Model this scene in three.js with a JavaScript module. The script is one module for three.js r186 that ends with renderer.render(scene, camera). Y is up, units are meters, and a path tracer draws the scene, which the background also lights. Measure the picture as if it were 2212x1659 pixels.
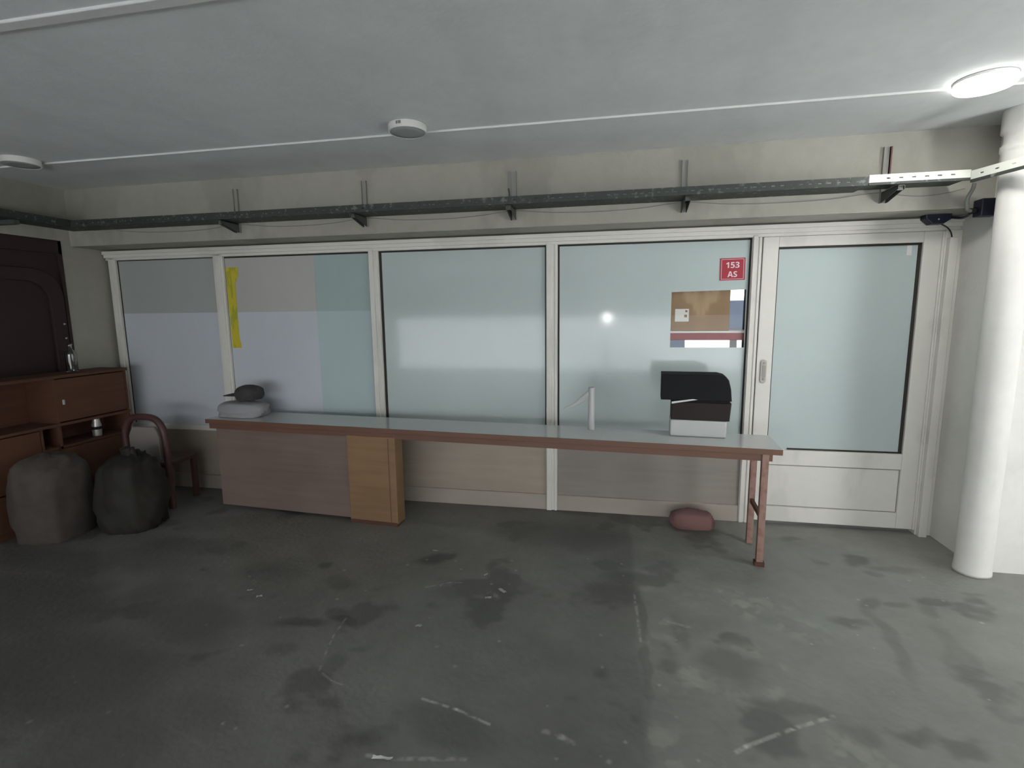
import * as THREE from 'three';
import { RoundedBoxGeometry } from 'three/addons/geometries/RoundedBoxGeometry.js';
import { mergeGeometries, mergeVertices } from 'three/addons/utils/BufferGeometryUtils.js';
import { RectAreaLightUniformsLib } from 'three/addons/lights/RectAreaLightUniformsLib.js';

// ---------------------------------------------------------------- camera, sky, daylight, exposure
const scene = new THREE.Scene();
const camera = new THREE.PerspectiveCamera(2 * Math.atan(829.5 / 1094.83) * 180 / Math.PI, 2212 / 1659, 0.05, 80);
camera.position.set(0, 1.62, 4.0);
camera.rotation.order = 'YXZ';
camera.rotation.set(-0.140893, 0.193078, -0.0109128);
scene.add(camera);
scene.background = new THREE.Color().setRGB(0.62, 0.72, 0.9);
const renderer = new THREE.WebGLRenderer({ antialias: true });
renderer.toneMapping = THREE.LinearToneMapping;
renderer.toneMappingExposure = 1.07;
renderer.shadowMap.enabled = true;
RectAreaLightUniformsLib.init();
function areaLight(name, color, intensity, w, h, p, look) {
  const l = new THREE.RectAreaLight(new THREE.Color().setRGB(...color), intensity, w, h);
  l.name = name; l.position.set(...p); l.lookAt(...look); scene.add(l); return l;
}
// daylight entering by the vehicle gateway in the right-hand side of the garage, and by the opening far behind
areaLight('gateway_daylight', [0.99, 0.985, 0.97], 9.5, 2.6, 2.3, [6.48, 1.2, 6.85], [0, 1.2, 6.85]);
areaLight('rear_daylight', [0.96, 0.985, 1.0], 5.6, 9.4, 1.45, [-1.4, 0.76, 9.95], [-1.4, 0.76, 0]);

// low sun that falls through the gateway on to the floor to the right of the viewer
const sun = new THREE.DirectionalLight(new THREE.Color().setRGB(0.96, 0.98, 1.0), 300);
sun.name = 'sun'; sun.position.set(3.9 + 2.6 * 5, 2.42 * 5, 2.2 + 4.6 * 5); sun.target.position.set(3.9, 0, 2.2); sun.castShadow = true;
sun.shadow.mapSize.set(2048, 2048); Object.assign(sun.shadow.camera, { left: -9, right: 9, top: 9, bottom: -9, near: 1, far: 50 }); scene.add(sun, sun.target);

// ---------------------------------------------------------------- helpers
let seed = 7;
const rnd = () => { seed = (seed * 1664525 + 1013904223) >>> 0; return seed / 4294967296; };
function hash(x, y, s) { let h = (x * 374761393 + y * 668265263 + s * 974711) | 0; h = Math.imul(h ^ (h >>> 13), 1274126177); h ^= h >>> 16; return (h >>> 0) / 4294967296; }
function vnoise(x, y, s = 0) {
  const xi = Math.floor(x), yi = Math.floor(y), fx = x - xi, fy = y - yi, u = fx * fx * (3 - 2 * fx), v = fy * fy * (3 - 2 * fy);
  const a = hash(xi, yi, s), b = hash(xi + 1, yi, s), c = hash(xi, yi + 1, s), d = hash(xi + 1, yi + 1, s);
  return a + (b - a) * u + (c - a) * v + (a - b - c + d) * u * v;
}
function fbm(x, y, o = 4, s = 0) { let t = 0, a = 0.5, n = 0; for (let i = 0; i < o; i++) { t += a * vnoise(x, y, s + i); n += a; a *= 0.5; x *= 2.03; y *= 2.03; } return t / n; }
const clamp = (v, a = 0, b = 1) => Math.min(b, Math.max(a, v));
const sm = (a, b, v) => { const t = clamp((v - a) / (b - a)); return t * t * (3 - 2 * t); };
const toS = (c) => 255 * (c <= 0.0031308 ? 12.92 * c : 1.055 * Math.pow(clamp(c), 1 / 2.4) - 0.055);
function tex(w, h, fn, srgb = true, rep) {
  const d = new Uint8Array(w * h * 4);
  for (let j = 0; j < h; j++) for (let i = 0; i < w; i++) {
    const c = fn((i + 0.5) / w, (j + 0.5) / h), k = (j * w + i) * 4;
    for (let q = 0; q < 3; q++) { const v = Array.isArray(c) ? c[q] : c; d[k + q] = srgb ? toS(v) : clamp(v) * 255; }
    d[k + 3] = 255;
  }
  const t = new THREE.DataTexture(d, w, h, THREE.RGBAFormat);
  t.magFilter = THREE.LinearFilter; t.minFilter = THREE.LinearMipmapLinearFilter; t.generateMipmaps = true;
  t.wrapS = t.wrapT = THREE.MirroredRepeatWrapping;
  if (rep) t.repeat.set(...rep);
  if (srgb) t.colorSpace = THREE.SRGBColorSpace;
  t.needsUpdate = true; return t;
}
const lin = (r, g, b) => new THREE.Color().setRGB(r, g, b);
function mat(name, c, rough = 0.7, extra = {}) {
  const P = extra.ior || extra.clearcoat || extra.transmission || extra.sheen || extra.specularIntensity !== undefined;
  const m = new (P ? THREE.MeshPhysicalMaterial : THREE.MeshStandardMaterial)({ color: lin(...c), roughness: rough, ...extra });
  m.name = name; return m;
}
const taken = {};
function numbered(n) { if (!(n in taken)) { taken[n] = 0; return n; } taken[n]++; return n + '_' + String(taken[n]).padStart(3, '0'); }
function shade(o) { o.traverse((m) => { if (m.isMesh) { m.castShadow = true; m.receiveShadow = true; } }); return o; }
function uvMetres(g) {   // uv in metres by the dominant direction of each face
  g = g.index ? g.toNonIndexed() : g;
  const p = g.attributes.position, n = g.attributes.normal, uv = new Float32Array(p.count * 2);
  for (let i = 0; i < p.count; i += 3) {
    const nx = Math.abs(n.getX(i) + n.getX(i + 1) + n.getX(i + 2)), ny = Math.abs(n.getY(i) + n.getY(i + 1) + n.getY(i + 2)), nz = Math.abs(n.getZ(i) + n.getZ(i + 1) + n.getZ(i + 2));
    for (let k = i; k < i + 3; k++) {
      const x = p.getX(k), y = p.getY(k), z = p.getZ(k);
      if (nx >= ny && nx >= nz) { uv[2 * k] = z; uv[2 * k + 1] = y; } else if (ny >= nz) { uv[2 * k] = x; uv[2 * k + 1] = z; } else { uv[2 * k] = x; uv[2 * k + 1] = y; }
    }
  }
  g.setAttribute('uv', new THREE.BufferAttribute(uv, 2)); return g;
}
// box between two corners, softly rounded when r > 0
function bx(x0, x1, y0, y1, z0, z1, r = 0) {
  const w = x1 - x0, h = y1 - y0, d = z1 - z0, rr = Math.min(r, w * 0.45, h * 0.45, d * 0.45);
  const g = rr > 0 ? new RoundedBoxGeometry(w, h, d, 2, rr) : new THREE.BoxGeometry(w, h, d);
  g.translate((x0 + x1) / 2, (y0 + y1) / 2, (z0 + z1) / 2); return uvMetres(g);
}
function ext(pts, depth, z0, bevel = 0, holes = []) {   // prism of an outline in x, y; from z0 towards +z
  const s = new THREE.Shape(pts.map((p) => new THREE.Vector2(...p)));
  for (const h of holes) s.holes.push(new THREE.Path(h.map((p) => new THREE.Vector2(...p))));
  const g = new THREE.ExtrudeGeometry(s, { depth: depth - 2 * bevel, bevelEnabled: bevel > 0, bevelSize: bevel, bevelThickness: bevel, bevelOffset: -bevel, bevelSegments: 2, curveSegments: 10 });
  g.translate(0, 0, z0 + bevel); return uvMetres(g);
}
function tube(pts, r, seg = 48, rad = 8) { return uvMetres(new THREE.TubeGeometry(new THREE.CatmullRomCurve3(pts.map((p) => new THREE.Vector3(...p))), seg, r, rad, false)); }
function lathe(prof, seg = 40) { return uvMetres(new THREE.LatheGeometry(prof.map((p) => new THREE.Vector2(...p)), seg)); }
function obj(name, geos, m, parent = scene, top = true) {
  const list = (Array.isArray(geos) ? geos : [geos]).map((g) => { const q = g.index ? g.toNonIndexed() : g; for (const k of Object.keys(q.attributes)) if (!['position', 'normal', 'uv'].includes(k)) q.deleteAttribute(k); return q; });
  const o = new THREE.Mesh(list.length > 1 ? mergeGeometries(list) : list[0], m);
  o.name = parent === scene ? numbered(name) : name; o.castShadow = o.receiveShadow = true; parent.add(o); return o;
}
function tag(o, label, category, group) { o.userData.label = label; o.userData.category = category; if (group) o.userData.group = group; return o; }
function thing(name, label, category, pos = [0, 0, 0], turn = 0, group) {
  const o = new THREE.Group(); o.name = numbered(name); o.position.set(...pos); o.rotation.y = turn; scene.add(o); return tag(o, label, category, group);
}
function struct(o, label) { o.userData.kind = 'structure'; if (label) o.userData.label = label; return o; }
function lump(w, h, d, s, fine = 0.35, flat = 0) {   // sagging closed bag shape resting on y = 0
  let g = mergeVertices(new THREE.SphereGeometry(1, 40, 28)); const p = g.attributes.position;
  for (let i = 0; i < p.count; i++) {
    let x = p.getX(i), y = p.getY(i), z = p.getZ(i);
    const n = 1 + fine * (fbm(x * 1.7 + s, y * 2.2 + z * 1.9 + s, 4, 11) - 0.5) + fine * 0.4 * (fbm(x * 6 + s, z * 6 + y * 5, 3, 5) - 0.5);
    const sq = Math.pow(Math.max(Math.abs(x), Math.abs(y), Math.abs(z)), -flat);
    x *= n * sq; y *= n * sq; z *= n * sq;
    p.setXYZ(i, x * w / 2, Math.max(0, (y * 0.62 + 0.42)) * h / 1.04, z * d / 2);
  }
  g.computeVertexNormals(); return uvMetres(g);
}

// ---------------------------------------------------------------- surfaces
// bare concrete floor: blotches, oil stains, painted shade to the left, scuffs and chalky scratches at their places (metres)
const FX0 = -5, FXW = 9, FZ0 = -0.3, FZW = 3.7;
const oil = [   // x, z, rx, rz, turn, strength; the broad ones far left paint in shade
  [-1.12, 0.99, 0.17, 0.07, -0.5, 0.85], [-1.02, 0.95, 0.06, 0.05, 0, 0.8], [-1.816, 1.196, 0.06, 0.05, 0, 0.7], [-1.56, 1.78, 0.17, 0.06, -0.35, 0.7], [-1.37, 1.72, 0.10, 0.05, 0.6, 0.75], [-1.42, 1.66, 0.08, 0.05, 0.2, 0.5],
  [-1.25, 2.03, 0.07, 0.09, 0, 0.4], [-1.27, 2.15, 0.09, 0.05, 0, 0.45], [1.77, 0.99, 0.11, 0.06, 0.2, 0.6], [1.70, 1.08, 0.06, 0.10, 0.1, 0.35], [1.44, 1.07, 0.07, 0.09, 0.3, 0.45], [1.55, 1.05, 0.08, 0.04, -0.2, 0.4],
  [0.167, 1.35, 0.035, 0.28, 0.0, 0.55], [0.165, 1.8, 0.03, 0.3, 0, 0.4], [0.02, 1.18, 0.18, 0.13, 0.1, 0.55], [0.14, 1.02, 0.2, 0.1, 0, 0.6], [-0.3, 0.5, 0.6, 0.28, 0, 0.5], [0.2, 0.75, 0.32, 0.2, 0, 0.35],
  [1.38, 1.38, 0.05, 0.4, 0.12, 0.35], [1.62, 1.55, 0.06, 0.42, 0.1, 0.28], [0.55, 1.72, 0.16, 0.13, 0.3, 0.4], [0.38, 1.5, 0.05, 0.18, 0, 0.35], [0.75, 1.95, 0.22, 0.05, 0.2, 0.4], [0.95, 2.05, 0.09, 0.06, 0, 0.4],
  [-0.6, 2.27, 0.28, 0.12, 0.3, 0.4], [-2.1, 1.3, 0.3, 0.12, 0.1, 0.3], [-2.6, 1.7, 0.25, 0.2, 0, 0.35], [-3.1, 1.3, 0.4, 0.2, 0.2, 0.3], [-1.7, 2.4, 0.3, 0.15, 0, 0.35], [-1.55, 2.0, 0.09, 0.06, 0, 0.4],
  [1.75, 0.62, 0.18, 0.05, 0, 0.35], [1.35, 0.62, 0.05, 0.04, 0, 0.4], [1.6, 0.7, 0.05, 0.04, 0, 0.4], [-0.9, 1.35, 0.12, 0.1, 0, 0.35], [-2.5, 2.3, 0.8, 0.35, 0.15, 0.55], [-3.3, 1.9, 0.8, 0.4, 0.1, 0.55], [-2.2, 1.85, 0.4, 0.22, 0.3, 0.45], [-3.6, 1.45, 0.6, 0.2, 0.1, 0.5], [-2.9, 1.1, 0.5, 0.16, 0, 0.4], [-1.9, 2.6, 0.4, 0.25, 0.2, 0.45], [-1.6, 1.38, 0.15, 0.08, 0.2, 0.4]];
const chalk = [   // polylines x, z with a width and strength
  [[[-1.373, 1.7], [-1.36, 1.85], [-1.32, 2.0], [-1.29, 2.09], [-1.2, 2.14], [-1.04, 2.18]], 0.004, 0.5], [[[-0.76, 2.17], [-0.6, 2.2], [-0.45, 2.25]], 0.006, 0.9], [[[0.9, 1.966], [0.72, 2.06], [0.52, 2.18], [0.47, 2.22]], 0.008, 0.75],
  [[[0.158, 1.2], [0.165, 1.5], [0.17, 1.62]], 0.006, 0.55], [[[-1.06, 1.33], [-0.93, 1.25], [-0.86, 1.24]], 0.006, 0.45], [[[-0.86, 2.47], [-0.78, 2.47], [-0.5, 2.42]], 0.008, 0.6], [[[-0.24, 2.24], [-0.16, 2.26], [-0.12, 2.28]], 0.012, 0.5], [[[-0.66, 1.33], [-0.62, 1.36]], 0.02, 0.4], [[[0.3, 1.42], [0.42, 1.46]], 0.01, 0.35]];
const specks = []; for (let i = 0; i < 90; i++) specks.push([-2.6 + 4.6 * rnd(), 0.7 + 1.9 * rnd(), 0.004 + 0.008 * rnd(), 0.4 + 0.6 * rnd()]);
const patches = []; for (let i = 0; i < 26; i++) patches.push([0.1 + 0.9 * rnd(), 0.9 + 1.4 * rnd(), 0.04 + 0.1 * rnd(), 0.3 + 0.5 * rnd()]);
function segDist(px, pz, a, b) { const dx = b[0] - a[0], dz = b[1] - a[1], t = clamp(((px - a[0]) * dx + (pz - a[1]) * dz) / (dx * dx + dz * dz)); return Math.hypot(px - a[0] - t * dx, pz - a[1] - t * dz); }
const floorFn = (u, v) => {
  const x = FX0 + u * FXW, z = FZ0 + v * FZW;
  const big = fbm(x * 1.1, z * 1.4, 4, 1), mid = fbm(x * 4.2, z * 5.5, 4, 2), fine = fbm(x * 22, z * 22, 3, 3);
  const slab = sm(-0.03, 0.03, x - 0.165 + 0.05 * (fbm(z * 3, x * 3, 3, 81) - 0.5)); let k = (0.155 + 0.058 * slab) * (0.62 + 0.5 * big + 0.34 * mid + 0.14 * fine);  // tone step between slabs deepened: weaker light on the left is painted in
  const g = fbm(x * 0.9 + 9, z * 1.1, 3, 6);
  let r = k * (1.06 - 0.10 * g), gg = k * 1.0, b = k * (0.93 + 0.02 * g);
  const wx = x + 0.10 * (fbm(x * 6, z * 6, 3, 21) - 0.5), wz = z + 0.10 * (fbm(x * 6 + 5, z * 6, 3, 22) - 0.5);
  for (const [px, pz, R, a] of patches) { const d = Math.hypot(wx - px, wz - pz) / R; if (d < 1.3) { const m = a * (1 - sm(0.4, 1.2, d)) * sm(0.42, 0.62, fbm(x * 16, z * 16, 3, 31)); r += 0.09 * m; gg += 0.086 * m; b += 0.07 * m; } }
  let st = 0;
  for (const [ox, oz, rx, rz, t, a] of oil) { const dx = wx - ox, dz = wz - oz; if (Math.abs(dx) > 0.95 || Math.abs(dz) > 0.95) continue; const c = Math.cos(t), s = Math.sin(t); const d = Math.hypot((c * dx + s * dz) / rx, (-s * dx + c * dz) / rz); st = Math.max(st, a * (1 - sm(0.45, 1.15, d)) * (0.65 + 0.5 * mid)); }
  st = Math.max(st, 0.5 * sm(0.6, 0.72, fbm(x * 3.1 + 3, z * 3.9, 4, 41)));
  const q = 1 - 0.72 * clamp(st); r *= q; gg *= q; b *= q;
  for (const [pl, w, a] of chalk) for (let i = 0; i + 1 < pl.length; i++) { if (Math.abs(x - pl[i][0]) > 0.5 || Math.abs(z - pl[i][1]) > 0.5) continue; const d = segDist(x, z, pl[i], pl[i + 1]); if (d < w * 2) { const m = a * (1 - sm(w * 0.5, w * 1.6, d)) * sm(0.25, 0.6, fbm(x * 40, z * 40, 2, 51)); r += 0.25 * m; gg += 0.25 * m; b += 0.235 * m; } }
  for (const [px, pz, R, a] of specks) { if (Math.abs(x - px) > 0.02 || Math.abs(z - pz) > 0.02) continue; const d = Math.hypot(x - px, z - pz); const m = a * (1 - sm(R * 0.5, R * 1.2, d)); r += 0.16 * m; gg += 0.16 * m; b += 0.15 * m; }
  return [r, gg, b];
};
const floorTex = tex(1600, 760, floorFn);
const bumpTex = tex(512, 512, (u, v) => 0.5 * fbm(u * 10, v * 10, 4, 60) + 0.5 * fbm(u * 60, v * 60, 3, 61), false);
const floorBump = bumpTex.clone(); floorBump.repeat.set(6, 3); floorBump.needsUpdate = true;
const floorRough = tex(512, 512, (u, v) => { const n = 0.52 + 0.3 * (fbm(u * 9, v * 9, 4, 70) - 0.5); return [n, n, n]; }, false); floorRough.repeat.set(3, 2);
const M = {};
M.floor = new THREE.MeshStandardMaterial({ name: 'concrete_floor', map: floorTex, bumpMap: floorBump, bumpScale: 0.004, roughnessMap: floorRough, roughness: 1 });
const plasterFn = (r, g, b, amt, s, dirt = 0) => (u, v) => { const n = 1 + amt * (fbm(u * 5, v * 5, 5, s) - 0.5) + amt * 0.5 * (fbm(u * 34, v * 34, 3, s + 9) - 0.5), d = 1 - dirt * sm(0.55, 0.75, fbm(u * 7 + 3, v * 3, 5, s + 20)); return [r * n * d, g * n * d, b * n * d * 0.99]; };
const plaster = (name, r, g, b, amt, s, dirt) => mat(name, [1, 1, 1], 0.9, { map: tex(512, 512, plasterFn(r, g, b, amt, s, dirt), true, [0.55, 0.55]), bumpMap: bumpTex, bumpScale: 0.0015 });
M.wall = plaster('cream_painted_plaster', 0.37, 0.36, 0.315, 0.16, 100, 0.14);
M.wallWhite = plaster('white_painted_plaster', 0.74, 0.73, 0.70, 0.12, 120, 0.1);
M.ceiling = plaster('grey_painted_ceiling', 0.75, 0.775, 0.79, 0.12, 140, 0.05);
M.ridge = plaster('pale_ceiling_seam', 0.72, 0.73, 0.73, 0.14, 150, 0.05);
M.outer = plaster('dull_garage_wall', 0.25, 0.245, 0.23, 0.2, 160, 0.2);
M.frame = mat('white_coated_aluminium', [1, 1, 1], 0.42, { map: tex(512, 512, plasterFn(0.68, 0.665, 0.625, 0.07, 180, 0.10), true, [0.9, 0.9]) });
M.gasket = mat('dark_brown_gasket', [0.03, 0.024, 0.02], 0.85);
const glassTone = (r, g, b, s) => tex(256, 512, (u, v) => { const n = 0.97 + 0.09 * (fbm(u * 4, v * 3, 4, s) - 0.5); return [r * n, g * n, b * n]; }, true, [0.6, 0.5]);
const frosted = (name, r, g, b, s) => mat(name, [1, 1, 1], 0.45, { map: glassTone(r, g, b, s), specularIntensity: 0.2, clearcoat: 0.65, clearcoatRoughness: 0.08 });
M.pane = frosted('frosted_film_on_glass', 0.47, 0.545, 0.54, 200);
M.paneDull = frosted('grey_frosted_film_on_glass', 0.40, 0.425, 0.41, 210);
M.lilac = frosted('lilac_film_with_reflection', 0.56, 0.59, 0.64, 220);
M.teal = frosted('teal_frosted_film', 0.38, 0.475, 0.475, 230);
M.tealPale = frosted('teal_film_with_reflection', 0.46, 0.56, 0.57, 240);
M.clear = new THREE.MeshPhysicalMaterial({ name: 'clear_glass', color: 0xffffff, roughness: 0.02, transmission: 1, thickness: 0, ior: 1.15 });
const woodFn = (r, g, b, s, a = 0.4) => (u, v) => { const n = fbm(u * 3 + 0.3 * fbm(u * 4, v * 4, 3, s), v * 38, 4, s + 1), m = fbm(u * 2.5, v * 2.5, 3, s + 2), k = 1 + a * (n - 0.5) + 0.35 * (m - 0.5); return [r * k, g * k, b * k]; };
const wood = (name, r, g, b, s, a, rough = 0.55) => mat(name, [1, 1, 1], rough, { map: tex(512, 512, woodFn(r, g, b, s, a), true, [1, 1]) });
M.board = wood('taupe_board', 0.33, 0.283, 0.232, 300, 0.16, 0.7);
M.boardGrey = wood('grey_taupe_board', 0.265, 0.235, 0.21, 310, 0.16, 0.7);
M.sill = wood('pale_taupe_sill', 0.33, 0.29, 0.25, 315, 0.12, 0.7);
M.cabinet = wood('brown_cabinet_wood', 0.105, 0.043, 0.022, 320, 0.4, 0.8);
M.tan = wood('tan_desk_wood', 0.23, 0.135, 0.068, 340, 0.3);
M.mauve = wood('mauve_brown_board', 0.175, 0.125, 0.105, 350, 0.25);
M.edge = wood('reddish_brown_edge_band', 0.145, 0.07, 0.045, 360, 0.3);
M.tabletop = mat('pale_grey_laminate', [0.55, 0.565, 0.56], 0.16, { ior: 1.6 });
M.rust = mat('rusty_pinkish_steel', [1, 1, 1], 0.75, { map: tex(128, 256, (u, v) => { const n = fbm(u * 8, v * 14, 4, 400), k = sm(0.45, 0.8, n); return [0.30 - 0.06 * k, 0.185 - 0.055 * k, 0.15 - 0.055 * k]; }, true, [4, 2]) });
M.rustDark = mat('dark_rust', [0.09, 0.04, 0.025], 0.85);
const trayTex = tex(1024, 128, (u, v) => { const n = fbm(u * 150, v * 10, 3, 420), k = 0.5 * sm(0.66, 0.78, n), m = 0.85 + 0.3 * fbm(u * 20, v * 3, 3, 421); return [0.034 * m + 0.2 * k, 0.04 * m + 0.21 * k, 0.036 * m + 0.19 * k]; }, true, [0.33, 4]);
M.tray = mat('dark_green_painted_steel', [1, 1, 1], 0.6, { map: trayTex });
M.trayLit = mat('painted_lamplit_steel', [0.62, 0.64, 0.58], 0.5, {});  // tray lip under the lamp: its bright lighting put into the colour
M.bracket = mat('grey_green_bracket_steel', [0.075, 0.08, 0.075], 0.6);
M.bracketPale = mat('dusty_bracket_steel', [0.3, 0.3, 0.275], 0.7);
M.redBrown = mat('red_lead_primer', [0.16, 0.07, 0.055], 0.7);
M.black = mat('matt_black_plastic', [0.011, 0.011, 0.013], 0.75, { specularIntensity: 0.35 });
M.brownBlack = mat('brownish_black_plastic', [0.026, 0.021, 0.02], 0.75, { specularIntensity: 0.4 });
M.navy = mat('very_dark_blue_plastic', [0.012, 0.013, 0.03], 0.45);
M.whitePl = mat('white_plastic', [0.72, 0.72, 0.70], 0.45);
M.paleGrey = mat('pale_grey_plastic', [0.45, 0.46, 0.455], 0.5);
M.diffOff = mat('unlit_lamp_diffuser', [0.36, 0.38, 0.375], 0.55);
M.diffOn = mat('lit_lamp_diffuser', [0.9, 0.9, 0.88], 0.5, { emissive: lin(1, 0.985, 0.94), emissiveIntensity: 9 });
M.paper = mat('white_paper', [0.68, 0.68, 0.66], 0.85);
M.scrap = mat('dusty_paper_scrap', [0.42, 0.42, 0.39], 0.9);
M.yellow = mat('yellow_translucent_paper', [1, 1, 1], 0.6, { map: tex(128, 512, (u, v) => { const n = fbm(u * 5, v * 7, 4, 500), k = sm(0.45, 0.62, n); return [0.56 - 0.2 * k, 0.47 - 0.1 * k, 0.03]; }, true, [6, 1.4]) });
M.maroon = mat('maroon_painted_steel', [0.03, 0.0145, 0.0145], 0.7);
M.metal = mat('worn_bright_metal', [0.5, 0.49, 0.46], 0.35, { metalness: 0.7 });
M.darkMetal = mat('dull_steel', [0.25, 0.24, 0.22], 0.5, { metalness: 0.4 });
M.wire = mat('thin_grey_wire', [0.22, 0.22, 0.2], 0.7);
M.conduit = mat('grey_conduit', [0.2, 0.205, 0.19], 0.6);
M.cardboard = mat('brown_cardboard', [1, 1, 1], 0.85, { map: tex(256, 256, (u, v) => { const n = 0.8 + 0.4 * fbm(u * 4, v * 3, 4, 600), s = 0.22 * sm(0.58, 0.72, fbm(u * 5 + 2, v * 2, 3, 611)); return [0.27 * n + s * 0.5, 0.18 * n + s * 0.42, 0.105 * n + s * 0.3]; }, true, [2, 2]) });
M.redSteel = mat('dark_red_shelf_steel', [0.23, 0.045, 0.05], 0.5);
M.blue = mat('blue_grey_blind', [0.42, 0.5, 0.68], 0.7);
M.cloth = mat('grey_cotton_cloth', [0.33, 0.325, 0.34], 0.95);
M.darkCloth = mat('dark_cloth', [0.05, 0.047, 0.047], 0.95);
M.olive = mat('dark_olive_plastic_bag', [0.018, 0.016, 0.012], 0.75);
M.sack = mat('grey_brown_sacking', [1, 1, 1], 0.95, { map: tex(256, 256, (u, v) => { const n = 0.75 + 0.5 * fbm(u * 8, v * 8, 4, 640); return [0.075 * n, 0.062 * n, 0.055 * n]; }, true, [2, 2]) });
M.pinkCloth = mat('dull_red_cloth', [0.19, 0.1, 0.095], 0.95);
M.chairMaroon = mat('dark_maroon_lacquer', [0.075, 0.032, 0.03], 0.5);
M.palePad = mat('pale_grey_brown_padding', [0.22, 0.195, 0.185], 0.9);

// ---------------------------------------------------------------- the shell of the garage
{
  const g = 0;
  const slab = new THREE.BoxGeometry(13.2, 0.2, 10.6); slab.translate(0.1, -0.1, 4.9);
  const s2 = slab.toNonIndexed(), p = s2.attributes.position, uv = s2.attributes.uv;
  for (let i = 0; i < p.count; i++) uv.setXY(i, (p.getX(i) - FX0) / FXW, (p.getZ(i) - FZ0) / FZW);
  struct(obj('floor', s2, M.floor), 'stained grey concrete garage floor');
}
const CH = 2.69, CW = 2.695;   // ceiling height, and where the strip along the partition wall rises to
{
  const c = struct(obj('ceiling', [bx(-6.4, 6.6, CH, CH + 0.2, 0.95, 10.2)], M.ceiling), 'grey painted concrete ceiling');
  const st = new THREE.Shape([[0.1, CW], [0.95, CH - 0.007], [0.95, CH + 0.2], [0.1, CH + 0.2]].map((q) => new THREE.Vector2(...q)));
  const sg = new THREE.ExtrudeGeometry(st, { depth: 11.4, bevelEnabled: false }); sg.rotateY(-Math.PI / 2); sg.translate(6.6, 0, 0);
  obj('edge_strip', uvMetres(sg), M.ceiling, c);
  obj('seam_ridge', bx(-4.6, 6.5, CH - 0.011, CH + 0.01, 0.945, 0.96, 0.002), M.ridge, c);
  obj('seam_ridge', bx(-4.6, 6.5, CH - 0.010, CH + 0.01, 2.33, 2.38, 0.005), M.ridge, c);
}
{
  // beam above the glazed partition: it stands 30 cm proud of the glass; its upper edge is ragged paintwork
  const top = []; for (let i = 0; i <= 160; i++) { const x = 2.3 - i * 6.95 / 160; top.push([x, 2.68 + 0.012 * (fbm(x * 5, 3, 4, 700) - 0.5)]); }
  const b = struct(obj('wall_back', [bx(-4.65, 2.3, 2.225, 2.72, -0.2, 0.294)], M.wall), 'cream beam above the glazed partition');
  obj('soffit', bx(-4.65, 2.3, 2.221, 2.2255, -0.2, 0.2995), M.wall, b);
  obj('paint_layer', ext([[-4.65, 2.226], [2.3, 2.226], ...top], 0.008, 0.292), M.wall, b);
}
struct(obj('wall_left', [bx(-4.85, -4.6, 0, 2.75, -0.3, 0.38), bx(-4.85, -4.6, 2.26, 2.75, 0.38, 1.7), bx(-4.85, -4.6, 0, 2.75, 1.7, 5.5), bx(-6.4, -4.85, 0, 2.75, 5.3, 5.5), bx(-6.4, -6.2, 0, 2.75, 5.5, 10.1), bx(-4.85, -4.72, 0, 2.26, 0.38, 1.7)], M.wall), 'cream plaster side wall');
{
  const w = struct(obj('wall_right', [bx(2.27, 2.5, 0, 2.75, -0.3, 0.56), bx(2.5, 6.6, 0, 2.75, 0.3, 0.56)], M.wallWhite), 'white plaster return wall beside the door');
  struct(obj('wall_gateway', [bx(6.5, 6.7, 0, 2.75, 0.3, 5.5), bx(6.5, 6.7, 0, 2.75, 8.2, 10.2), bx(6.5, 6.7, 2.4, 2.75, 5.5, 8.2)], M.wallWhite), 'white wall with the vehicle gateway');
}
struct(obj('wall_added_blocker', bx(3.6, 3.8, 0, 2.75, 4.05, 10.0), M.outer), 'added unseen wall behind the viewer that keeps daylight off the left side');  // added out of view to block gateway daylight from the left side
struct(obj('wall_added_sunblock', bx(-9, 9, 0, 5, 13, 13.3), M.outer), 'added unseen wall outside the half-raised shutter that blocks the sun');  // added out of view to stop sun coming in under the shutter
struct(obj('wall_front', [bx(-6.4, -6.15, 0, 2.75, 10, 10.2), bx(3.35, 6.7, 0, 2.75, 10, 10.2), bx(-6.15, 3.35, 1.5, 2.75, 10, 10.2)], M.outer), 'dull wall and half-raised shutter opposite the partition');
{
  const col = struct(obj('column', lathe([[0, 0], [0.094, 0], [0.094, 0.02], [0.09, 0.06], [0.09, 2.46], [0.1, 2.47], [0.1, 2.5], [0.088, 2.51], [0.088, 2.56], [0.104, 2.57], [0.104, 2.7], [0, 2.7]], 48), M.wallWhite), 'round white column at the end of the return wall');
  col.position.set(2.21, 0, 0.58);
}
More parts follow.
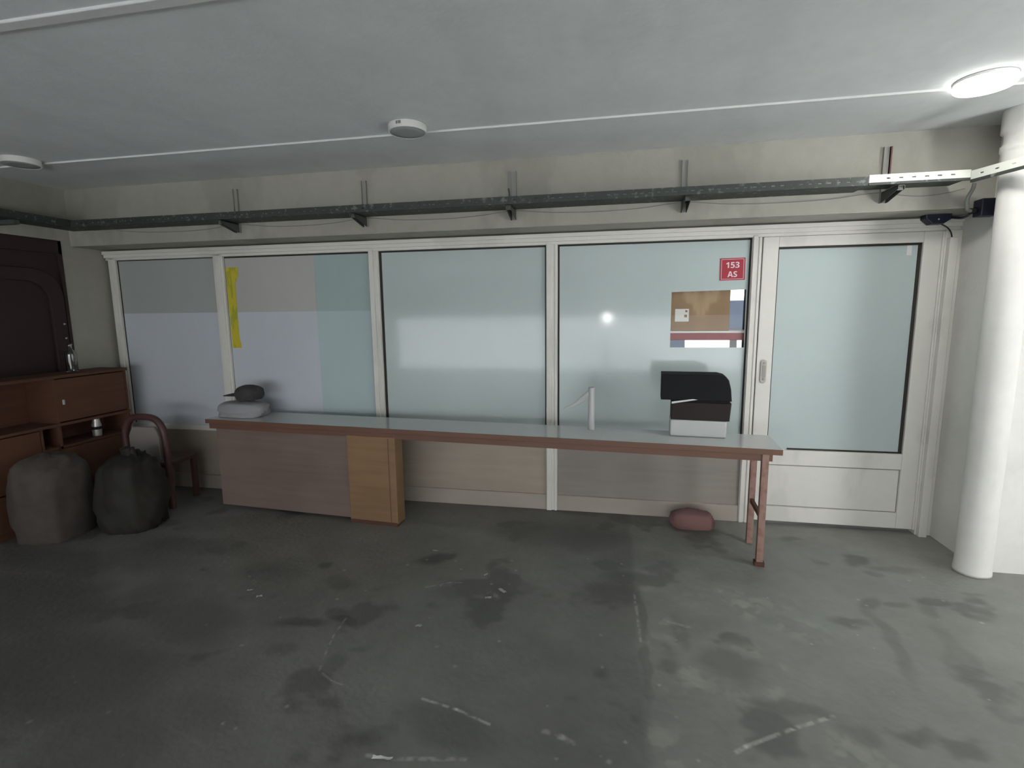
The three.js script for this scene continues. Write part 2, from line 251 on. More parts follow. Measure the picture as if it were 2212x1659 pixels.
// office behind the frosted glazing (seen only by the clear patch)
struct(obj('wall_office', [bx(-4.7, 2.5, 0, 2.7, -2.8, -2.6), bx(-4.85, -4.6, 0, 2.7, -2.6, -0.3), bx(2.3, 2.5, 0, 2.7, -2.6, -0.3), bx(-4.7, 2.5, 2.5, 2.7, -2.6, -0.2), bx(-4.7, 2.5, -0.2, 0, -2.6, -0.3)], M.wallWhite), 'plain office walls behind the glazing');
{
  const w = struct(new THREE.Group(), 'bright office window seen through the clear patch'); w.name = 'window_2'; scene.add(w);
  const lit = mat('daylit_window', [0.8, 0.8, 0.8], 0.5, { emissive: lin(0.92, 0.97, 1), emissiveIntensity: 1.6 });
  obj('lit_pane', bx(0.9, 1.42, 1.02, 1.36, -2.59, -2.58), lit, w); obj('lit_pane', bx(1.5, 1.72, 1.02, 1.4, -2.59, -2.58), lit, w); obj('lit_pane', bx(1.3, 1.62, 1.72, 2.0, -2.59, -2.58), lit, w);
  obj('window_blind', bx(1.28, 1.75, 1.36, 1.73, -2.595, -2.575), M.blue, w); obj('window_blind', bx(0.6, 0.9, 1.0, 1.38, -2.595, -2.575), M.blue, w); obj('window_frame', [bx(1.42, 1.5, 1.0, 1.4, -2.595, -2.56), bx(0.88, 1.74, 0.98, 1.02, -2.595, -2.55)], M.paleGrey, w);
  const ol = thing('added_office_lamp', 'added unseen lamp behind the frosted glass that lights the office blind', 'lamp', [1.1, 2.496, -1.6]);  // invented lamp, put in to light the window blind
  obj('lamp_case', bx(-0.32, 0.32, -0.04, 0, -0.32, 0.32, 0.005), M.whitePl, ol); obj('lamp_panel', bx(-0.3, 0.3, -0.045, -0.04, -0.3, 0.3), lit, ol);
  areaLight('added_office_lamp_light', [0.95, 0.98, 1], 9, 0.56, 0.56, [1.1, 2.44, -1.6], [1.1, 0, -1.6]);
  areaLight('office_window_light', [0.92, 0.97, 1], 1.6, 0.8, 0.34, [1.3, 1.19, -2.56], [1.3, 1.19, 0]);
}

// ---------------------------------------------------------------- glazed partition
const win = struct(new THREE.Group(), 'white framed partition of frosted glass over taupe boards'); win.name = 'window_1'; scene.add(win);
{
  const R = 0.004;
  // head rail: three stepped ledges
  obj('head_rail', [bx(-4.58, 2.27, 2.128, 2.20, -0.035, 0.02, R), bx(-4.58, 2.27, 2.15, 2.206, 0.015, 0.036, R), bx(-4.58, 2.27, 2.178, 2.208, 0.03, 0.052, R)], M.frame, win);
  const mull = [[-4.556, -4.477, 0], [-3.449, -3.35, 0], [-1.975, -1.889, 1], [-0.501, -0.411, 1], [0.982, 1.048, 1]];
  for (const [x0, x1, dbl] of mull) {
    const g = dbl ? [bx(x0, x1, 0, 2.15, -0.03, 0.018, R), bx(x0 + 0.004, x0 + (x1 - x0) * 0.52, 0, 2.14, 0.014, 0.03, R), bx(x1 - 0.022, x1 - 0.003, 0, 2.13, 0.014, 0.026, R)] : [bx(x0, x1, 0, 2.15, -0.03, 0.02, R), bx(x0 + 0.02, x1 - 0.02, 0, 2.14, 0.016, 0.028, R)];
    obj('mullion', g, M.frame, win);
  }
  const bays = [[-4.477, -3.449], [-3.35, -1.975], [-1.889, -0.501], [-0.411, 0.982]];
  const GT = 2.128, GB = 0.61;
  bays.forEach(([x0, x1], i) => {
    obj('transom', bx(x0, x1, 0.56, GB, -0.03, 0.016, R), M.frame, win);
    obj('sill_rail', bx(x0, x1, 0.0, 0.13, -0.03, 0.016, R), M.sill, win);
    obj('infill_board', bx(x0, x1, 0.13, 0.56, -0.02, 0.002), i < 3 ? M.board : M.boardGrey, win);
    // pane
    let pane;
    const z0 = -0.014, z1 = -0.006;
    if (i === 0) { pane = obj('glass_pane', bx(x0, x1, 1.645, GT, z0, z1), M.paneDull, win); obj('painted_reflection', bx(x0, x1, GB, 1.645, z0, z1 + 0.0005), M.lilac, pane); }  // lower band lighter: reflection below eye level put into the film colour
    else if (i === 1) {
      pane = obj('glass_pane', bx(-2.49, x1, 1.645, GT, z0, z1), M.teal, win); obj('painted_reflection', bx(-2.50, x1, GB, 1.645, z0, z1 + 0.0005), M.tealPale, pane);  // the same reflected band, painted here in pale teal
    } else if (i === 2) pane = obj('glass_pane', bx(x0, x1, GB, GT, z0, z1), M.pane, win);
    else {
      pane = obj('glass_pane', ext([[x0, GB], [x1, GB], [x1, GT], [x0, GT]], 0.008, z0, 0, [[[0.441, 1.342], [0.441, 1.755], [0.962, 1.765], [0.966, 1.342]]]), M.pane, win);
      obj('clear_patch', ext([[0.441, 1.342], [0.966, 1.342], [0.962, 1.765], [0.441, 1.755]], 0.004, z0 + 0.001), M.clear, pane).userData.label = 'clear unfrosted rectangle in the glass';
    }
    const gw = i === 0 ? 0.007 : 0.013;
    obj('glazing_gasket', [bx(x0, x1, GT - gw, GT, z1, z1 + 0.005), bx(x0, x0 + (i === 1 ? 0.001 : i === 2 ? 0.02 : gw), GB, GT, z1, z1 + 0.005), bx(x1 - gw * (i === 0 ? 0.1 : 0.8), x1, GB, GT, z1, z1 + 0.005)], M.gasket, win);
  });
}
// white sheet over the left of the second bay, reflection painted into its lower part
{
  const s = obj('paper_sheet', bx(-3.35, -2.488, 0.61, 1.645, -0.014, -0.004), M.lilac); tag(s, 'lower part of the white sheet in the second bay, tinted lilac for the reflection', 'sheet');
  const t = obj('paper_sheet', ext([[-3.35, 1.645], [-2.488, 1.645], [-2.482, 2.128], [-3.35, 2.128]], 0.01, -0.014), M.sheetTop || (M.sheetTop = mat('grey_white_sheet', [1, 1, 1], 0.25, { map: glassTone(0.48, 0.475, 0.455, 250), ior: 1.5 }))); tag(t, 'plain grey-white sheet behind the yellow strip', 'sheet');
  const y = obj('paper_strip', ext([[-3.345, 2.035], [-3.22, 2.035], [-3.225, 1.96], [-3.26, 1.9], [-3.263, 1.6], [-3.262, 1.42], [-3.25, 1.36], [-3.25, 1.328], [-3.34, 1.328]], 0.002, -0.004), M.yellow); tag(y, 'tall bright yellow paper strip beside the second mullion', 'paper strip');
}
// number plate
{
  const cv = document.createElement('canvas'); cv.width = 512; cv.height = 480; const c = cv.getContext('2d');
  c.fillStyle = '#97102a'; c.fillRect(0, 0, 512, 480); c.strokeStyle = '#d6c9cc'; c.lineWidth = 9; c.strokeRect(28, 24, 456, 432);
  c.fillStyle = '#dcd2d4'; c.font = 'bold 176px sans-serif'; c.textAlign = 'center'; c.textBaseline = 'alphabetic'; c.fillText('153', 258, 212); c.fillText('AS', 258, 414);
  const t = new THREE.CanvasTexture(cv); t.colorSpace = THREE.SRGBColorSpace;
  const s = thing('number_sign', 'red square sign with white 153 AS on the glass', 'sign', [0.86, 1.912, 0], 0); s.rotation.z = 0.012;
  obj('plate', bx(-0.086, 0.086, -0.079, 0.079, -0.006, -0.001), mat('red_sign_plate', [0.43, 0.01, 0.03], 0.45), s);
  const f = new THREE.PlaneGeometry(0.17, 0.156); f.translate(0, 0, -0.0005); obj('print', f, new THREE.MeshStandardMaterial({ name: 'sign_print', map: t, roughness: 0.45 }), s);
}
// behind the clear patch: shelf with a cardboard box
{
  const s = thing('storage_shelf', 'dark red shelf beam with white stripe seen through the clear patch', 'shelf', [0.6, 0, -0.20]);
  obj('beam', bx(-0.4, 0.47, 1.395, 1.448, 0.14, 0.17, 0.003), M.redSteel, s); obj('stripe', bx(-0.4, 0.47, 1.449, 1.464, 0.15, 0.165), M.paper, s);
  obj('shelf_board', bx(-0.4, 0.47, 1.40, 1.46, -0.2, 0.139), M.redSteel, s);
  for (const [x, z] of [[0.42, 0.15], [0.455, -0.19], [-0.4, 0.15], [-0.4, -0.19]]) obj('upright', bx(x - 0.012, x + 0.012, 0, 2.0, z - 0.012, z + 0.012), M.navy, s);
  const b = thing('cardboard_box', 'brown cardboard box with white label behind the glass', 'box', [0.66, 1.465, -0.165]);
  obj('carton', bx(-0.28, 0.205, 0, 0.36, -0.18, 0.12, 0.004), M.cardboard, b);
  const l = obj('address_label', bx(-0.185, -0.085, 0.07, 0.165, 0.12, 0.1215), M.paper, b); obj('label_print', [bx(-0.118, -0.098, 0.102, 0.122, 0.1215, 0.122), bx(-0.112, -0.096, 0.14, 0.155, 0.1215, 0.122)], M.cardboard, l);
}
// ---------------------------------------------------------------- door
{
  const d = struct(new THREE.Group(), 'white half-glazed aluminium door'); d.name = 'door_1'; scene.add(d);
  const R = 0.004, x0 = 1.052, x1 = 2.17;
  obj('stile', [bx(x0, 1.155, 0.03, 2.126, -0.03, 0.03, R)], M.frame, d); obj('stile', [bx(2.055, x1, 0.03, 2.126, -0.03, 0.03, R)], M.frame, d);
  obj('top_rail', bx(1.155, 2.055, 2.055, 2.126, -0.03, 0.029, R), M.frame, d); obj('middle_rail', bx(1.155, 2.055, 0.47, 0.585, -0.03, 0.029, R), M.frame, d); obj('bottom_rail', bx(1.155, 2.055, 0.03, 0.145, -0.03, 0.029, R), M.frame, d);
  obj('glass_pane', bx(1.155, 2.055, 0.585, 2.055, -0.012, 0.004), M.pane, d);
  obj('glazing_gasket', [bx(1.155, 2.055, 2.041, 2.055, 0.004, 0.012), bx(1.155, 1.164, 0.585, 2.055, 0.004, 0.012), bx(2.036, 2.055, 0.585, 2.055, 0.004, 0.012), bx(1.3, 2.055, 0.585, 0.596, 0.004, 0.012)], M.gasket, d);
  const lp = obj('lower_panel', bx(1.155, 2.055, 0.145, 0.47, -0.012, 0.02), M.frame, d);
  obj('panel_joint', [bx(1.16, 2.05, 0.464, 0.469, 0.02, 0.022), bx(2.047, 2.052, 0.15, 0.469, 0.02, 0.022), bx(1.16, 2.05, 0.148, 0.153, 0.02, 0.022)], mat('grimy_joint', [0.2, 0.19, 0.17], 0.9), lp);
  // oblong recessed pull
  const cap = (x, y0, y1, w) => { const p = []; for (let i = 0; i <= 12; i++) { const a = Math.PI * i / 12; p.push([x + w * Math.cos(a), y1 + w * Math.sin(a)]); } for (let i = 0; i <= 12; i++) { const a = Math.PI + Math.PI * i / 12; p.push([x + w * Math.cos(a), y0 + w * Math.sin(a)]); } return p; };
  const h = obj('door_handle', ext(cap(1.098, 1.105, 1.235, 0.021), 0.012, 0.028, 0.003), M.paleGreyMetal || (M.paleGreyMetal = mat('dull_handle_metal', [0.36, 0.34, 0.31], 0.4, { metalness: 0.4 })), d);
  obj('finger_recess', ext(cap(1.1, 1.135, 1.205, 0.012), 0.002, 0.04), M.darkMetal, h);
  for (const y of [1.112, 1.232]) { const g = new THREE.CylinderGeometry(0.008, 0.008, 0.006, 14); g.rotateX(Math.PI / 2); g.translate(1.1, y, 0.043); obj('screw', uvMetres(g), M.darkMetal, h); }
  // jamb at the return wall: stands proud to the floor
  obj('jamb', [bx(2.17, 2.268, 0.0, 2.126, -0.03, 0.05, R)], M.frame, d);
  obj('jamb_cover', [bx(2.176, 2.226, 0.0, 2.075, 0.048, 0.09, R)], M.frame, d); obj('jamb_bead', bx(2.158, 2.172, 0.03, 2.12, 0.03, 0.042, R), M.frame, d);
  obj('rust_mark', bx(1.10, 1.16, 0.586, 0.592, 0.03, 0.032), M.rustDark, d);
}
tag(obj('white_mark', bx(1.97, 2.0, 1.975, 2.04, 0.0042, 0.0052), M.paper), 'small white mark in the top corner of the door glass', 'white_mark');  // small white rectangle lying on the door glass
// ---------------------------------------------------------------- cable tray and brackets
function traySide(len, h, slots, t = 0.004) {   // upright strip with oblong slots, along +x from 0
  const holes = []; for (const s of slots) holes.push([[s, h * 0.42], [s, h * 0.58], [s + 0.022, h * 0.58], [s + 0.022, h * 0.42]]);
  return ext([[0, 0], [len, 0], [len, h], [0, h]], t, -t, 0, holes);
}
{
  const t = thing('cable_tray', 'long dark slotted steel cable tray along the beam', 'cable tray', [-4.3, 2.34, 0.52]);
  const L = 5.78, slots = []; for (let x = 0.1; x < L - 0.06; x += 0.052) { if (hash(Math.round(x * 100), 3, 5) < 0.12 || Math.abs(x - 2.40) < 0.13) continue; slots.push(x); }
  obj('front_lip', traySide(L, 0.05, slots), M.tray, t); obj('tray_floor', bx(0, L, 0, 0.003, -0.19, -0.004), M.tray, t); obj('back_lip', bx(0, L, 0, 0.03, -0.19, -0.187), M.tray, t);
  const u = thing('cable_tray', 'cable tray end beside the column, its lip painted pale as if lamplit', 'cable tray', [1.484, 2.352, 0.52]);
  const L2 = 0.52, s2 = []; for (let x = 0.09; x < L2 - 0.05; x += 0.066) s2.push(x);
  obj('front_lip', traySide(L2, 0.046, s2), M.trayLit, u); obj('tray_floor', bx(0, L2, 0, 0.003, -0.19, -0.004), M.tray, u); obj('back_lip', bx(0, L2, 0, 0.03, -0.19, -0.187), M.tray, u);
  obj('lower_fold', bx(0, L2, -0.012, 0.002, -0.01, 0.001), M.tray, u);
  const w = thing('cable_tray', 'cable tray length turning out past the column, its lip painted pale as if lamplit', 'cable tray', [2.004, 2.34, 0.522], -1.30);
  const L3 = 0.75, s3 = []; for (let x = 0.05; x < L3; x += 0.085) s3.push(x);
  obj('front_lip', traySide(L3, 0.05, s3), M.trayLit, w); obj('tray_floor', bx(0, L3, 0, 0.003, -0.06, -0.004), M.tray, w); obj('lower_fold', bx(0, L3, -0.014, 0.002, -0.01, 0.001), M.tray, w);
  const v = thing('cable_tray', 'dark cable tray along the side wall above the maroon door', 'cable tray', [-4.36, 2.345, 0.31], -Math.PI / 2);
  const L4 = 1.6; v.position.x = -4.335; obj('front_lip', bx(0, L4, 0, 0.055, -0.004, 0), M.tray, v); obj('tray_floor', bx(0, L4, 0, 0.003, 0.004, 0.2), M.tray, v);
  for (const g of [v.children[1]]) g.position.set(0, 0, 0);
}
const bracketText = ['tray bracket nearest the maroon door', 'tray bracket above the second bay of glazing', 'tray bracket with an upright bolt above the third bay', 'dark tray bracket above the fourth bay', 'tray bracket with reddish edge above the white door'];
[-2.935, -1.838, -0.695, 0.466, 1.66].forEach((x, i) => {
  const b = thing('tray_bracket', 'grey steel ' + bracketText[i].replace('dark ', ''), 'bracket', [x, 2.2705, 0.3], 0, 'brackets under the cable tray');
  obj('wall_channel', [bx(-0.02, 0.02, 0, 0.335, 0.002, 0.006), bx(-0.02, -0.016, 0, 0.335, 0.004, 0.02), bx(0.016, 0.02, 0, 0.335, 0.004, 0.02)], M.bracketPale, b);
  if (i === 4) obj('primed_edge', bx(0.016, 0.024, 0.09, 0.335, 0.004, 0.022), M.redBrown, b);
  // tapering arm from wall to lip
  const sh = new THREE.Shape([[0.006, 0], [0.03, 0], [0.215, 0.043], [0.215, 0.064], [0.006, 0.064]].map((q) => new THREE.Vector2(...q)));
  for (const s of [-0.018, 0.015]) { const g = new THREE.ExtrudeGeometry(sh, { depth: 0.003, bevelEnabled: false }); g.rotateY(-Math.PI / 2); g.translate(s + 0.003, 0, 0); obj('arm_flange', uvMetres(g), M.bracket, b); }
  const pl = ext([[-0.018, 0.006], [0.018, 0.006], [0.018, 0.03], [-0.018, 0.03]], 0.003, 0.2); pl.translate(0, 0.03, 0); obj('arm_web', [pl, bx(-0.018, 0.018, 0.0605, 0.064, 0.006, 0.215)], M.bracket, b);
  if (i === 2) { obj('bolt_arm', tube([[0.01, 0.12, 0.21], [0.006, 0.15, 0.2], [0.0, 0.175, 0.19]], 0.006, 10, 8), M.bracket, b); }
});
{
  const b = thing('tray_bracket', 'dim tray bracket on the side wall above the maroon door', 'bracket', [-4.6, 2.29, 0.86], 0, 'brackets under the cable tray');
  obj('wall_channel', bx(0.002, 0.012, 0, 0.3, -0.02, 0.02), M.bracketPale, b); obj('arm_flange', bx(0.012, 0.235, 0.02, 0.052, -0.018, 0.018), M.bracket, b);
}
{
  const sag = []; const xs = [-4.1, -2.93, -1.84, -0.69, 0.46, 1.66, 2.1];
  for (let k = 0; k + 1 < xs.length; k++) for (let q = 0; q < 4; q++) { const f = q / 4; sag.push([xs[k] + (xs[k + 1] - xs[k]) * f, 2.335 - 0.032 * 4 * f * (1 - f), 0.31]); }
  sag.push([2.1, 2.335, 0.31]);
  tag(obj('thin_wire', tube(sag, 0.0022, 160, 6), M.wire), 'thin grey wire sagging between the tray brackets', 'wire');
}
// ---------------------------------------------------------------- ceiling lamps
function roundLamp(x, z, y, on, label) {
  const t = thing('ceiling_lamp', label, 'lamp', [x, y, z]);
  obj('housing', lathe([[0, 0], [0.108, 0], [0.11, -0.003], [0.11, on ? -0.012 : -0.036], [0.106, on ? -0.014 : -0.04], [0.1, on ? -0.014 : -0.04], [0.1, -0.012], [0, -0.012]], 56), M.whitePl, t);
  obj('diffuser', lathe(on ? [[0, -0.0125], [0.109, -0.0145], [0.109, -0.036], [0.104, -0.041], [0.06, -0.043], [0, -0.0435]] : [[0, -0.0125], [0.099, -0.0125], [0.099, -0.039], [0.06, -0.041], [0, -0.0415]], 56), on ? M.diffOn : M.diffOff, t);
  return t;
}
const L1 = roundLamp(1.72, 1.04, CH, true, 'lit round white ceiling lamp above the door');
L1.scale.set(1.08, 1, 1.08);
areaLight('ceiling_lamp_light', [1, 0.985, 0.94], 50, 0.2, 0.2, [1.72, CH - 0.07, 1.04], [1.72, 0, 1.04]);
const L2 = roundLamp(-1.17, 1.07, CH, false, 'unlit round white ceiling lamp with small printed marks on its rim');
{ const pr = []; for (const a of [1.49, 1.53, 1.62, 1.66, 1.7]) { const g = bx(-0.0035, 0.0035, -0.008, 0.008, 0, 0.0015); g.translate(0, -0.016, 0.1097); g.rotateY(a - Math.PI / 2 - 0.12); pr.push(g); } obj('rim_print', pr, M.darkMetal, L2); }
roundLamp(-3.98, 1.06, CH, false, 'unlit round white ceiling lamp near the maroon door corner');
// ceiling lamp further back, mirrored in the third pane
const L4 = roundLamp(-4.7, 9.04, CH, true, 'lit round ceiling lamp far behind, mirrored in the glass'); areaLight('far_ceiling_lamp_light', [1, 0.985, 0.94], 5, 0.2, 0.2, [-4.7, CH - 0.07, 9.04], [-4.7, 0, 9.04]);
// unseen lamp added behind the viewer to make the glint in the fourth pane
{
  const w = thing('added_glint_lamp', 'added bright lamp on a tripod, put in to make the glint in the glass', 'lamp', [-0.083, 0, 7]);
  const b = new THREE.SphereGeometry(0.05, 24, 16); b.translate(0, 1.475, 0); obj('lamp_bulb', uvMetres(b), mat('added_glint_lamp_glow', [0.9, 0.9, 0.9], 0.5, { emissive: lin(1, 1, 1), emissiveIntensity: 160 }), w);
  obj('pole', bx(-0.012, 0.012, 0.3, 1.42, -0.012, 0.012), M.black, w);
  for (let i = 0; i < 3; i++) { const a = i * 2.094; obj('leg', tube([[0, 0.6, 0], [0.2 * Math.cos(a), 0.3, 0.2 * Math.sin(a)], [0.4 * Math.cos(a), 0.01, 0.4 * Math.sin(a)]], 0.01, 12, 8), M.black, w); }
  const p = new THREE.PointLight(0xffffff, 0.5, 0, 2); p.name = 'added_glint_lamp_light'; p.position.set(-0.083, 1.475, 7); p.castShadow = true; scene.add(p);
}
// ---------------------------------------------------------------- fittings above the door
{
  const s = thing('motion_sensor', 'black sensor box over the top corner of the door', 'sensor', [2.085, 2.2, 0.05]);
  obj('body', ext([[-0.08, 0.045], [0.07, 0.045], [0.075, -0.01], [0.03, -0.04], [-0.04, -0.04], [-0.08, -0.005]], 0.07, 0, 0.008), M.navy, s);
  const g = new THREE.SphereGeometry(0.005, 12, 8); g.translate(-0.005, -0.012, 0.072); obj('lens', uvMetres(g), M.whitePl, s);
  obj('lead', tube([[0.03, -0.035, 0.03], [0.07, -0.06, 0.03], [0.1, -0.09, 0.02], [0.115, -0.12, 0.01]], 0.004, 20, 6), M.navy, s);
  const j = thing('junction_box', 'small black junction box beside the column', 'box', [2.2, 2.21, 0.33]);
  obj('case', bx(-0.045, 0.05, -0.05, 0.05, -0.02, 0.06, 0.006), M.navy, j); obj('cable_gland', bx(-0.075, -0.045, -0.03, 0.0, 0, 0.03, 0.004), M.black, j);
  tag(obj('power_cable', tube([[2.15, 2.2, 0.1], [2.17, 2.18, 0.2], [2.16, 2.19, 0.28], [2.15, 2.21, 0.34]], 0.008, 24, 8), M.navy), 'black cable between the sensor and the junction box', 'cable');
  tag(obj('conduit', tube([[2.085, 2.34, 0.42], [2.08, 2.31, 0.42], [2.07, 2.26, 0.4], [2.1, 2.2, 0.36], [2.125, 2.195, 0.345]], 0.01, 24, 10), M.conduit), 'short grey conduit dropping from the tray near the column', 'conduit');
}
// ---------------------------------------------------------------- left side: maroon door, cabinet and clutter
{
  const d = struct(new THREE.Group(), 'dark maroon steel door in the side wall'); d.name = 'door_2'; scene.add(d);
  const X = -4.6;
  obj('door_slab', bx(X - 0.1, X - 0.02, 0, 2.255, 0.385, 1.695), M.maroon, d);
  obj('door_frame', [bx(X - 0.02, X + 0.006, 0, 2.255, 0.385, 0.41), bx(X - 0.02, X + 0.006, 2.15, 2.255, 0.385, 1.695)], M.maroon, d);
  // raised band with a rounded corner
  const s = new THREE.Shape(); s.moveTo(0.42, 0.02); s.lineTo(0.42, 1.75); s.quadraticCurveTo(0.42, 2.01, 0.68, 2.01); s.lineTo(1.69, 2.01); s.lineTo(1.69, 1.92); s.lineTo(0.72, 1.92); s.quadraticCurveTo(0.52, 1.92, 0.52, 1.72); s.lineTo(0.52, 0.02);
  const g = new THREE.ExtrudeGeometry(s, { depth: 0.02, bevelEnabled: true, bevelSize: 0.004, bevelThickness: 0.004, bevelSegments: 2, curveSegments: 12 }); g.rotateY(-Math.PI / 2); g.translate(X + 0.004, 0, 0);
  const bnd = obj('raised_band', uvMetres(g), M.maroon, d);
  for (const y of [1.56, 1.44]) { const q = new THREE.SphereGeometry(0.009, 12, 8); q.translate(X + 0.012, y, 0.445); obj('rivet', uvMetres(q), M.metal, bnd); }
}
{
  const X0 = -4.585, X1 = -4.3, Z1 = 1.95;
  const c = thing('wooden_cabinet', 'long low brown wooden cabinet with open compartments along the side wall', 'cabinet');
  const B = 0.02;
  obj('top_board', bx(X0, X1 + 0.012, 1.138, 1.162, 0.19, Z1, 0.003), M.cabinet, c);
  obj('back_board', bx(X0, X0 + 0.01, 0.02, 1.138, 0.2, Z1), M.cabinet, c);
  obj('side_board', bx(X0, X1, 0, 1.138, 0.2, 0.2 + B), M.cabinet, c); obj('side_board', bx(X0, X1, 0, 1.138, Z1 - B, Z1), M.cabinet, c);
  obj('divider', bx(X0, X1, 0, 1.138, 0.80, 0.82), M.cabinet, c); obj('divider', bx(X0, X1, 0.0, 0.76, 0.935, 0.955), M.cabinet, c);
  obj('shelf_board', bx(X0, X1 + 0.008, 0.757, 0.78, 0.2, Z1, 0.003), M.cabinet, c);
  obj('shelf_board', bx(X0, X1, 0.575, 0.595, 0.2, 0.94), M.cabinet, c); obj('plinth', bx(X0, X1 - 0.03, 0, 0.06, 0.2, Z1), M.cabinet, c);
  const d = obj('cabinet_door', bx(X1 - 0.018, X1 + 0.004, 0.79, 1.13, 0.225, 0.815, 0.003), M.cabinet, c); obj('handle', bx(X1 + 0.004, X1 + 0.02, 0.925, 0.965, 0.757, 0.77, 0.004), M.paleGrey, d);
  const w = obj('drawer_front', bx(X1 - 0.018, X1 + 0.004, 0.34, 0.75, 0.96, Z1 - 0.02, 0.003), M.cabinet, c); obj('lower_door', bx(X1 - 0.018, X1 + 0.002, 0.065, 0.33, 0.96, Z1 - 0.02, 0.003), M.cabinet, c); obj('lower_door', bx(X1 - 0.018, X1 + 0.002, 0.065, 0.57, 0.23, 0.93, 0.003), M.cabinet, c);
  const bt = thing('glass_bottle', 'clear glass bottle on the cabinet top before the maroon door', 'bottle', [-4.42, 1.163, 0.56]);
  obj('bottle_body', lathe([[0, 0], [0.036, 0], [0.04, 0.006], [0.04, 0.15], [0.034, 0.17], [0.016, 0.195], [0.015, 0.225], [0.018, 0.227], [0.018, 0.235], [0.012, 0.235], [0.012, 0.2], [0.03, 0.168], [0.036, 0.15], [0.036, 0.01], [0, 0.008]], 32), new THREE.MeshPhysicalMaterial({ name: 'bottle_glass', color: 0xdfe4e2, roughness: 0.05, transmission: 1, thickness: 0.004, ior: 1.45 }), bt);
  const cup = thing('steel_cup', 'small shiny steel cup on the cabinet shelf', 'cup', [-4.36, 0.596, 0.47]);
  obj('cup_body', lathe([[0, 0], [0.03, 0], [0.033, 0.005], [0.036, 0.1], [0.03, 0.12], [0.026, 0.15], [0.03, 0.152], [0, 0.152]], 28), M.metal, cup); obj('cup_band', lathe([[0.037, 0.06], [0.0385, 0.065], [0.0385, 0.08], [0.036, 0.085]], 28), M.black, cup);
}
{
  const s = thing('sack', 'grey-brown slumped sack leaning on the cabinet', 'sack', [-4.04, 0, 1.1], 0.1); obj('sacking', lump(0.40, 0.62, 0.42, 3.1, 0.25, 0.5), M.sack, s);
  const b = thing('refuse_bag', 'dark olive refuse bag heaped beside the grey sack', 'bag', [-3.61, 0, 0.86], 0.0); obj('bag_body', lump(0.4, 0.58, 0.4, 8.4, 0.45, 0.35), M.olive, b);
  const k = []; for (let i = 0; i < 5; i++) { const g = new THREE.ConeGeometry(0.04, 0.1, 10); g.rotateZ(Math.PI + (i - 2) * 0.4); g.translate((i - 2) * 0.02, 0.57, 0.02 * (i % 2)); k.push(uvMetres(g)); } obj('bag_neck', k, M.olive, b);
  // chair with an arched maroon back
  const c = thing('arched_chair', 'small chair with arched maroon back and pale panel behind the dark bag', 'chair', [-3.84, 0, 0.5]);
  obj('back_frame', tube([[-0.2, 0.0, 0], [-0.2, 0.5, 0], [-0.185, 0.68, 0], [-0.12, 0.765, 0], [0, 0.785, 0], [0.12, 0.765, 0], [0.185, 0.68, 0], [0.2, 0.5, 0], [0.2, 0.0, 0]], 0.028, 90, 12), M.chairMaroon, c);
  obj('back_panel', ext([[-0.15, 0.42], [0.15, 0.42], [0.15, 0.62], [0.11, 0.70], [-0.11, 0.70], [-0.15, 0.62]], 0.03, -0.015, 0.008), M.palePad, c);
  obj('seat', bx(-0.2, 0.2, 0.36, 0.4, -0.32, 0.02, 0.012), M.chairMaroon, c); obj('leg', bx(-0.19, -0.15, 0, 0.36, -0.31, -0.27, 0.005), M.chairMaroon, c); obj('leg', bx(0.15, 0.19, 0, 0.36, -0.31, -0.27, 0.005), M.chairMaroon, c);
}
// ---------------------------------------------------------------- the long table in front of the glazing
const TT = thing('long_table', 'long low-fronted table with grey top and brown edge before the glass', 'table', [-1.125, 0, 0.59], -0.0692);
{
  obj('table_top', bx(-2.17, 2.17, 0.742, 0.77, -0.38, -0.004, 0.002), M.tabletop, TT);
  obj('edge_band', [bx(-2.172, 2.172, 0.735, 0.7695, -0.004, 0.004, 0.0015)], M.edge, TT);
  obj('apron', bx(-2.15, 2.12, 0.69, 0.742, -0.03, -0.012), M.edge, TT);
  obj('modesty_board', bx(-2.1, -0.86, 0.03, 0.69, -0.05, -0.03), M.mauve, TT);
  const p = obj('pedestal', bx(-0.86, -0.45, 0.02, 0.70, -0.13, -0.01, 0.004), M.tan, TT); obj('plinth', bx(-0.85, -0.455, 0, 0.03, -0.125, -0.006), M.rustDark, p); obj('joint_strip', bx(-0.51, -0.503, 0.03, 0.69, -0.011, -0.008), M.edge, p);
  obj('leg', bx(2.06, 2.1, 0, 0.74, -0.045, -0.005, 0.003), M.rust, TT); obj('leg', bx(2.06, 2.1, 0, 0.74, -0.375, -0.335, 0.003), M.rust, TT); obj('leg_foot', bx(2.05, 2.11, 0, 0.03, -0.05, 0, 0.004), M.rustDark, TT);
  obj('side_stretcher', bx(2.07, 2.09, 0.3, 0.33, -0.34, -0.045), M.rustDark, TT);
}
const onTable = (x, z) => [x, 0.771, z];
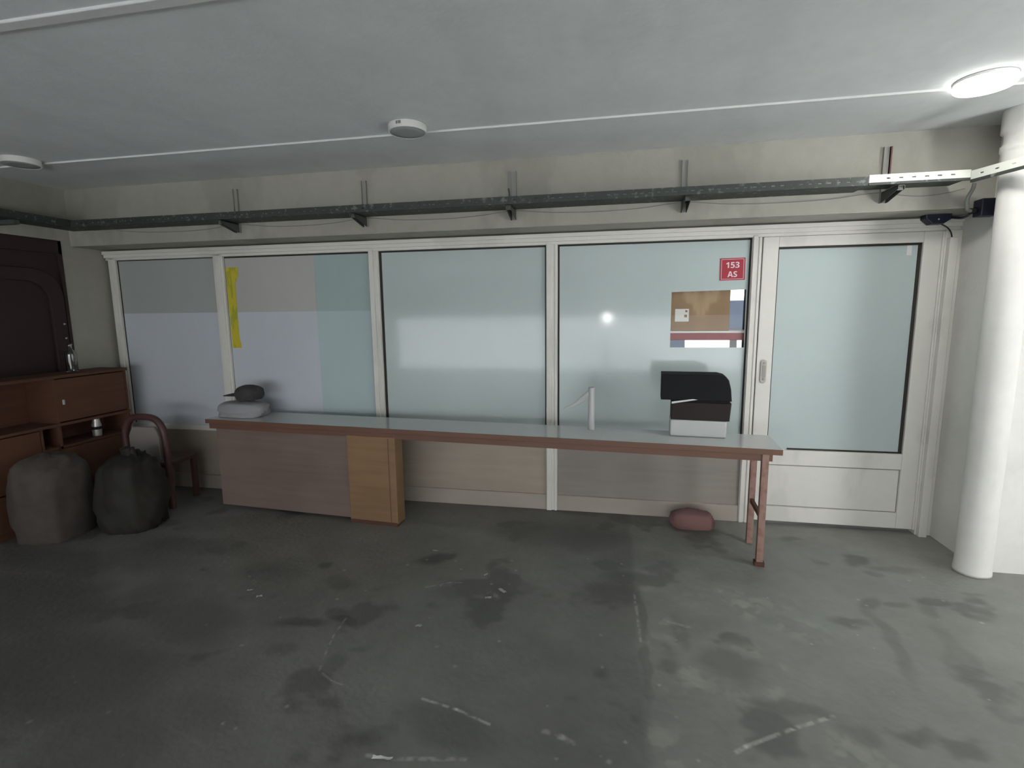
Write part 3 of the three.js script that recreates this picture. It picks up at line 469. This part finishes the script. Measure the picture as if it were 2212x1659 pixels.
{
  const m = thing('desktop_printer', 'black desktop machine with white paper poking from its slot', 'printer', onTable(0.58, 0.42), -0.0692);
  obj('base', bx(-0.17, 0.19, 0, 0.115, -0.09, 0.07, 0.01), M.paleGrey, m);
  obj('lower_body', ext([[-0.165, 0.115], [0.205, 0.115], [0.213, 0.235], [-0.165, 0.235]], 0.17, -0.1, 0.006), M.brownBlack, m);
  obj('upper_body', ext([[-0.235, 0.25], [0.213, 0.25], [0.205, 0.33], [0.19, 0.39], [0.17, 0.415], [0.13, 0.425], [-0.235, 0.425]], 0.18, -0.105, 0.006), M.black, m);
  obj('slot', bx(-0.15, 0.2, 0.235, 0.25, -0.09, 0.06), M.black, m);
  obj('paper_sheet', ext([[-0.165, 0.226], [-0.165, 0.24], [-0.03, 0.262], [0.0, 0.258]], 0.003, 0.08), M.paper, m);
  const h = thing('white_stand', 'white upright tube with a curved tapering arm on the table', 'stand', onTable(-0.13, 0.36));
  obj('tube', lathe([[0, 0], [0.024, 0], [0.024, 0.3], [0.02, 0.31], [0.012, 0.31], [0.012, 0.29], [0, 0.29]], 28), M.paleGrey, h);
  const arm = new THREE.CatmullRomCurve3([[0, 0.27, 0], [-0.06, 0.225, 0], [-0.12, 0.18, 0], [-0.2, 0.145, 0]].map((q) => new THREE.Vector3(...q)));
  const g = new THREE.TubeGeometry(arm, 24, 0.03, 10, false), p = g.attributes.position; for (let i = 0; i <= 24; i++) { const c = arm.getPoint(i / 24), k = 1 - 0.8 * i / 24; for (let j = 0; j <= 10; j++) { const q = i * 11 + j; p.setXYZ(q, c.x + (p.getX(q) - c.x) * k, c.y + (p.getY(q) - c.y) * k, c.z + (p.getZ(q) - c.z) * k * 0.5); } } g.computeVertexNormals(); obj('arm', uvMetres(g), M.paleGrey, h);
  const k = new THREE.CylinderGeometry(0.011, 0.011, 0.012, 16); k.translate(0, 0.302, 0); obj('bore', uvMetres(k), M.darkMetal, h);
  const cl = thing('cloth_bundle', 'grey cloth bundle at the cabinet end of the table', 'cloth', onTable(-3.06, 0.27), -0.0692); obj('folds', lump(0.42, 0.13, 0.26, 5.2, 0.35, 0.4), M.cloth, cl);
  const cp = thing('dark_cap', 'dark cap lying on the grey cloth bundle', 'cap', [-2.99, 0.915, 0.27]); obj('crown', lump(0.22, 0.12, 0.2, 2.2, 0.2, 0.2), M.darkCloth, cp); obj('peak', bx(-0.2, -0.04, 0.03, 0.04, -0.07, 0.07, 0.004), M.darkCloth, cp);
  const rb = thing('red_bundle', 'dull red cloth bundle on the floor under the table', 'cloth', [0.62, 0, 0.17]); obj('folds', lump(0.32, 0.13, 0.16, 7.7, 0.35, 0.3), M.pinkCloth, rb);
}
// ---------------------------------------------------------------- litter on the floor
[[-2.078, 1.545, 0.03, 0.013, 0.5, 'small white paper scrap, the one of the pair closer to the table'], [-1.979, 1.593, 0.03, 0.015, 0.5, 'small white paper scrap, the one of the pair farther from the table'], [-0.603, 1.292, 0.06, 0.022, -0.7, 'larger crumpled white paper scrap on the concrete'], [-0.664, 1.377, 0.035, 0.018, 0.2, 'creased grey paper scrap beside the larger white scrap'], [-0.96, 1.697, 0.032, 0.018, 0.4, 'torn white paper scrap near the green-grey floor patch'], [-1.162, 0.874, 0.035, 0.008, -0.1, 'thin white scrap beside the dark oil stain'], [-0.80, 2.473, 0.075, 0.013, 0.05, 'long narrow white scrap on the open floor'], [-0.74, 1.13, 0.012, 0.03, -0.5, 'narrow grey scrap between oil stain and white scrap']].forEach(([x, z, w, d, a, label], i) => {
  const g = new THREE.PlaneGeometry(w, d, 5, 3); g.rotateX(-Math.PI / 2); const p = g.attributes.position; for (let k = 0; k < p.count; k++) { const e = 1 + 0.25 * (hash(k, i, 9) - 0.5); p.setXYZ(k, p.getX(k) * e, 0.0015 + 0.006 * hash(k, i, 4), p.getZ(k) * e); } g.computeVertexNormals();
  const o = obj('paper_scrap', uvMetres(g), i < 2 || i === 6 ? M.paper : M.scrap); o.material.side = THREE.DoubleSide; o.position.set(x, 0, z); o.rotation.y = a; tag(o, label, 'paper scrap', 'paper scraps on the floor');
});

renderer.render(scene, camera);
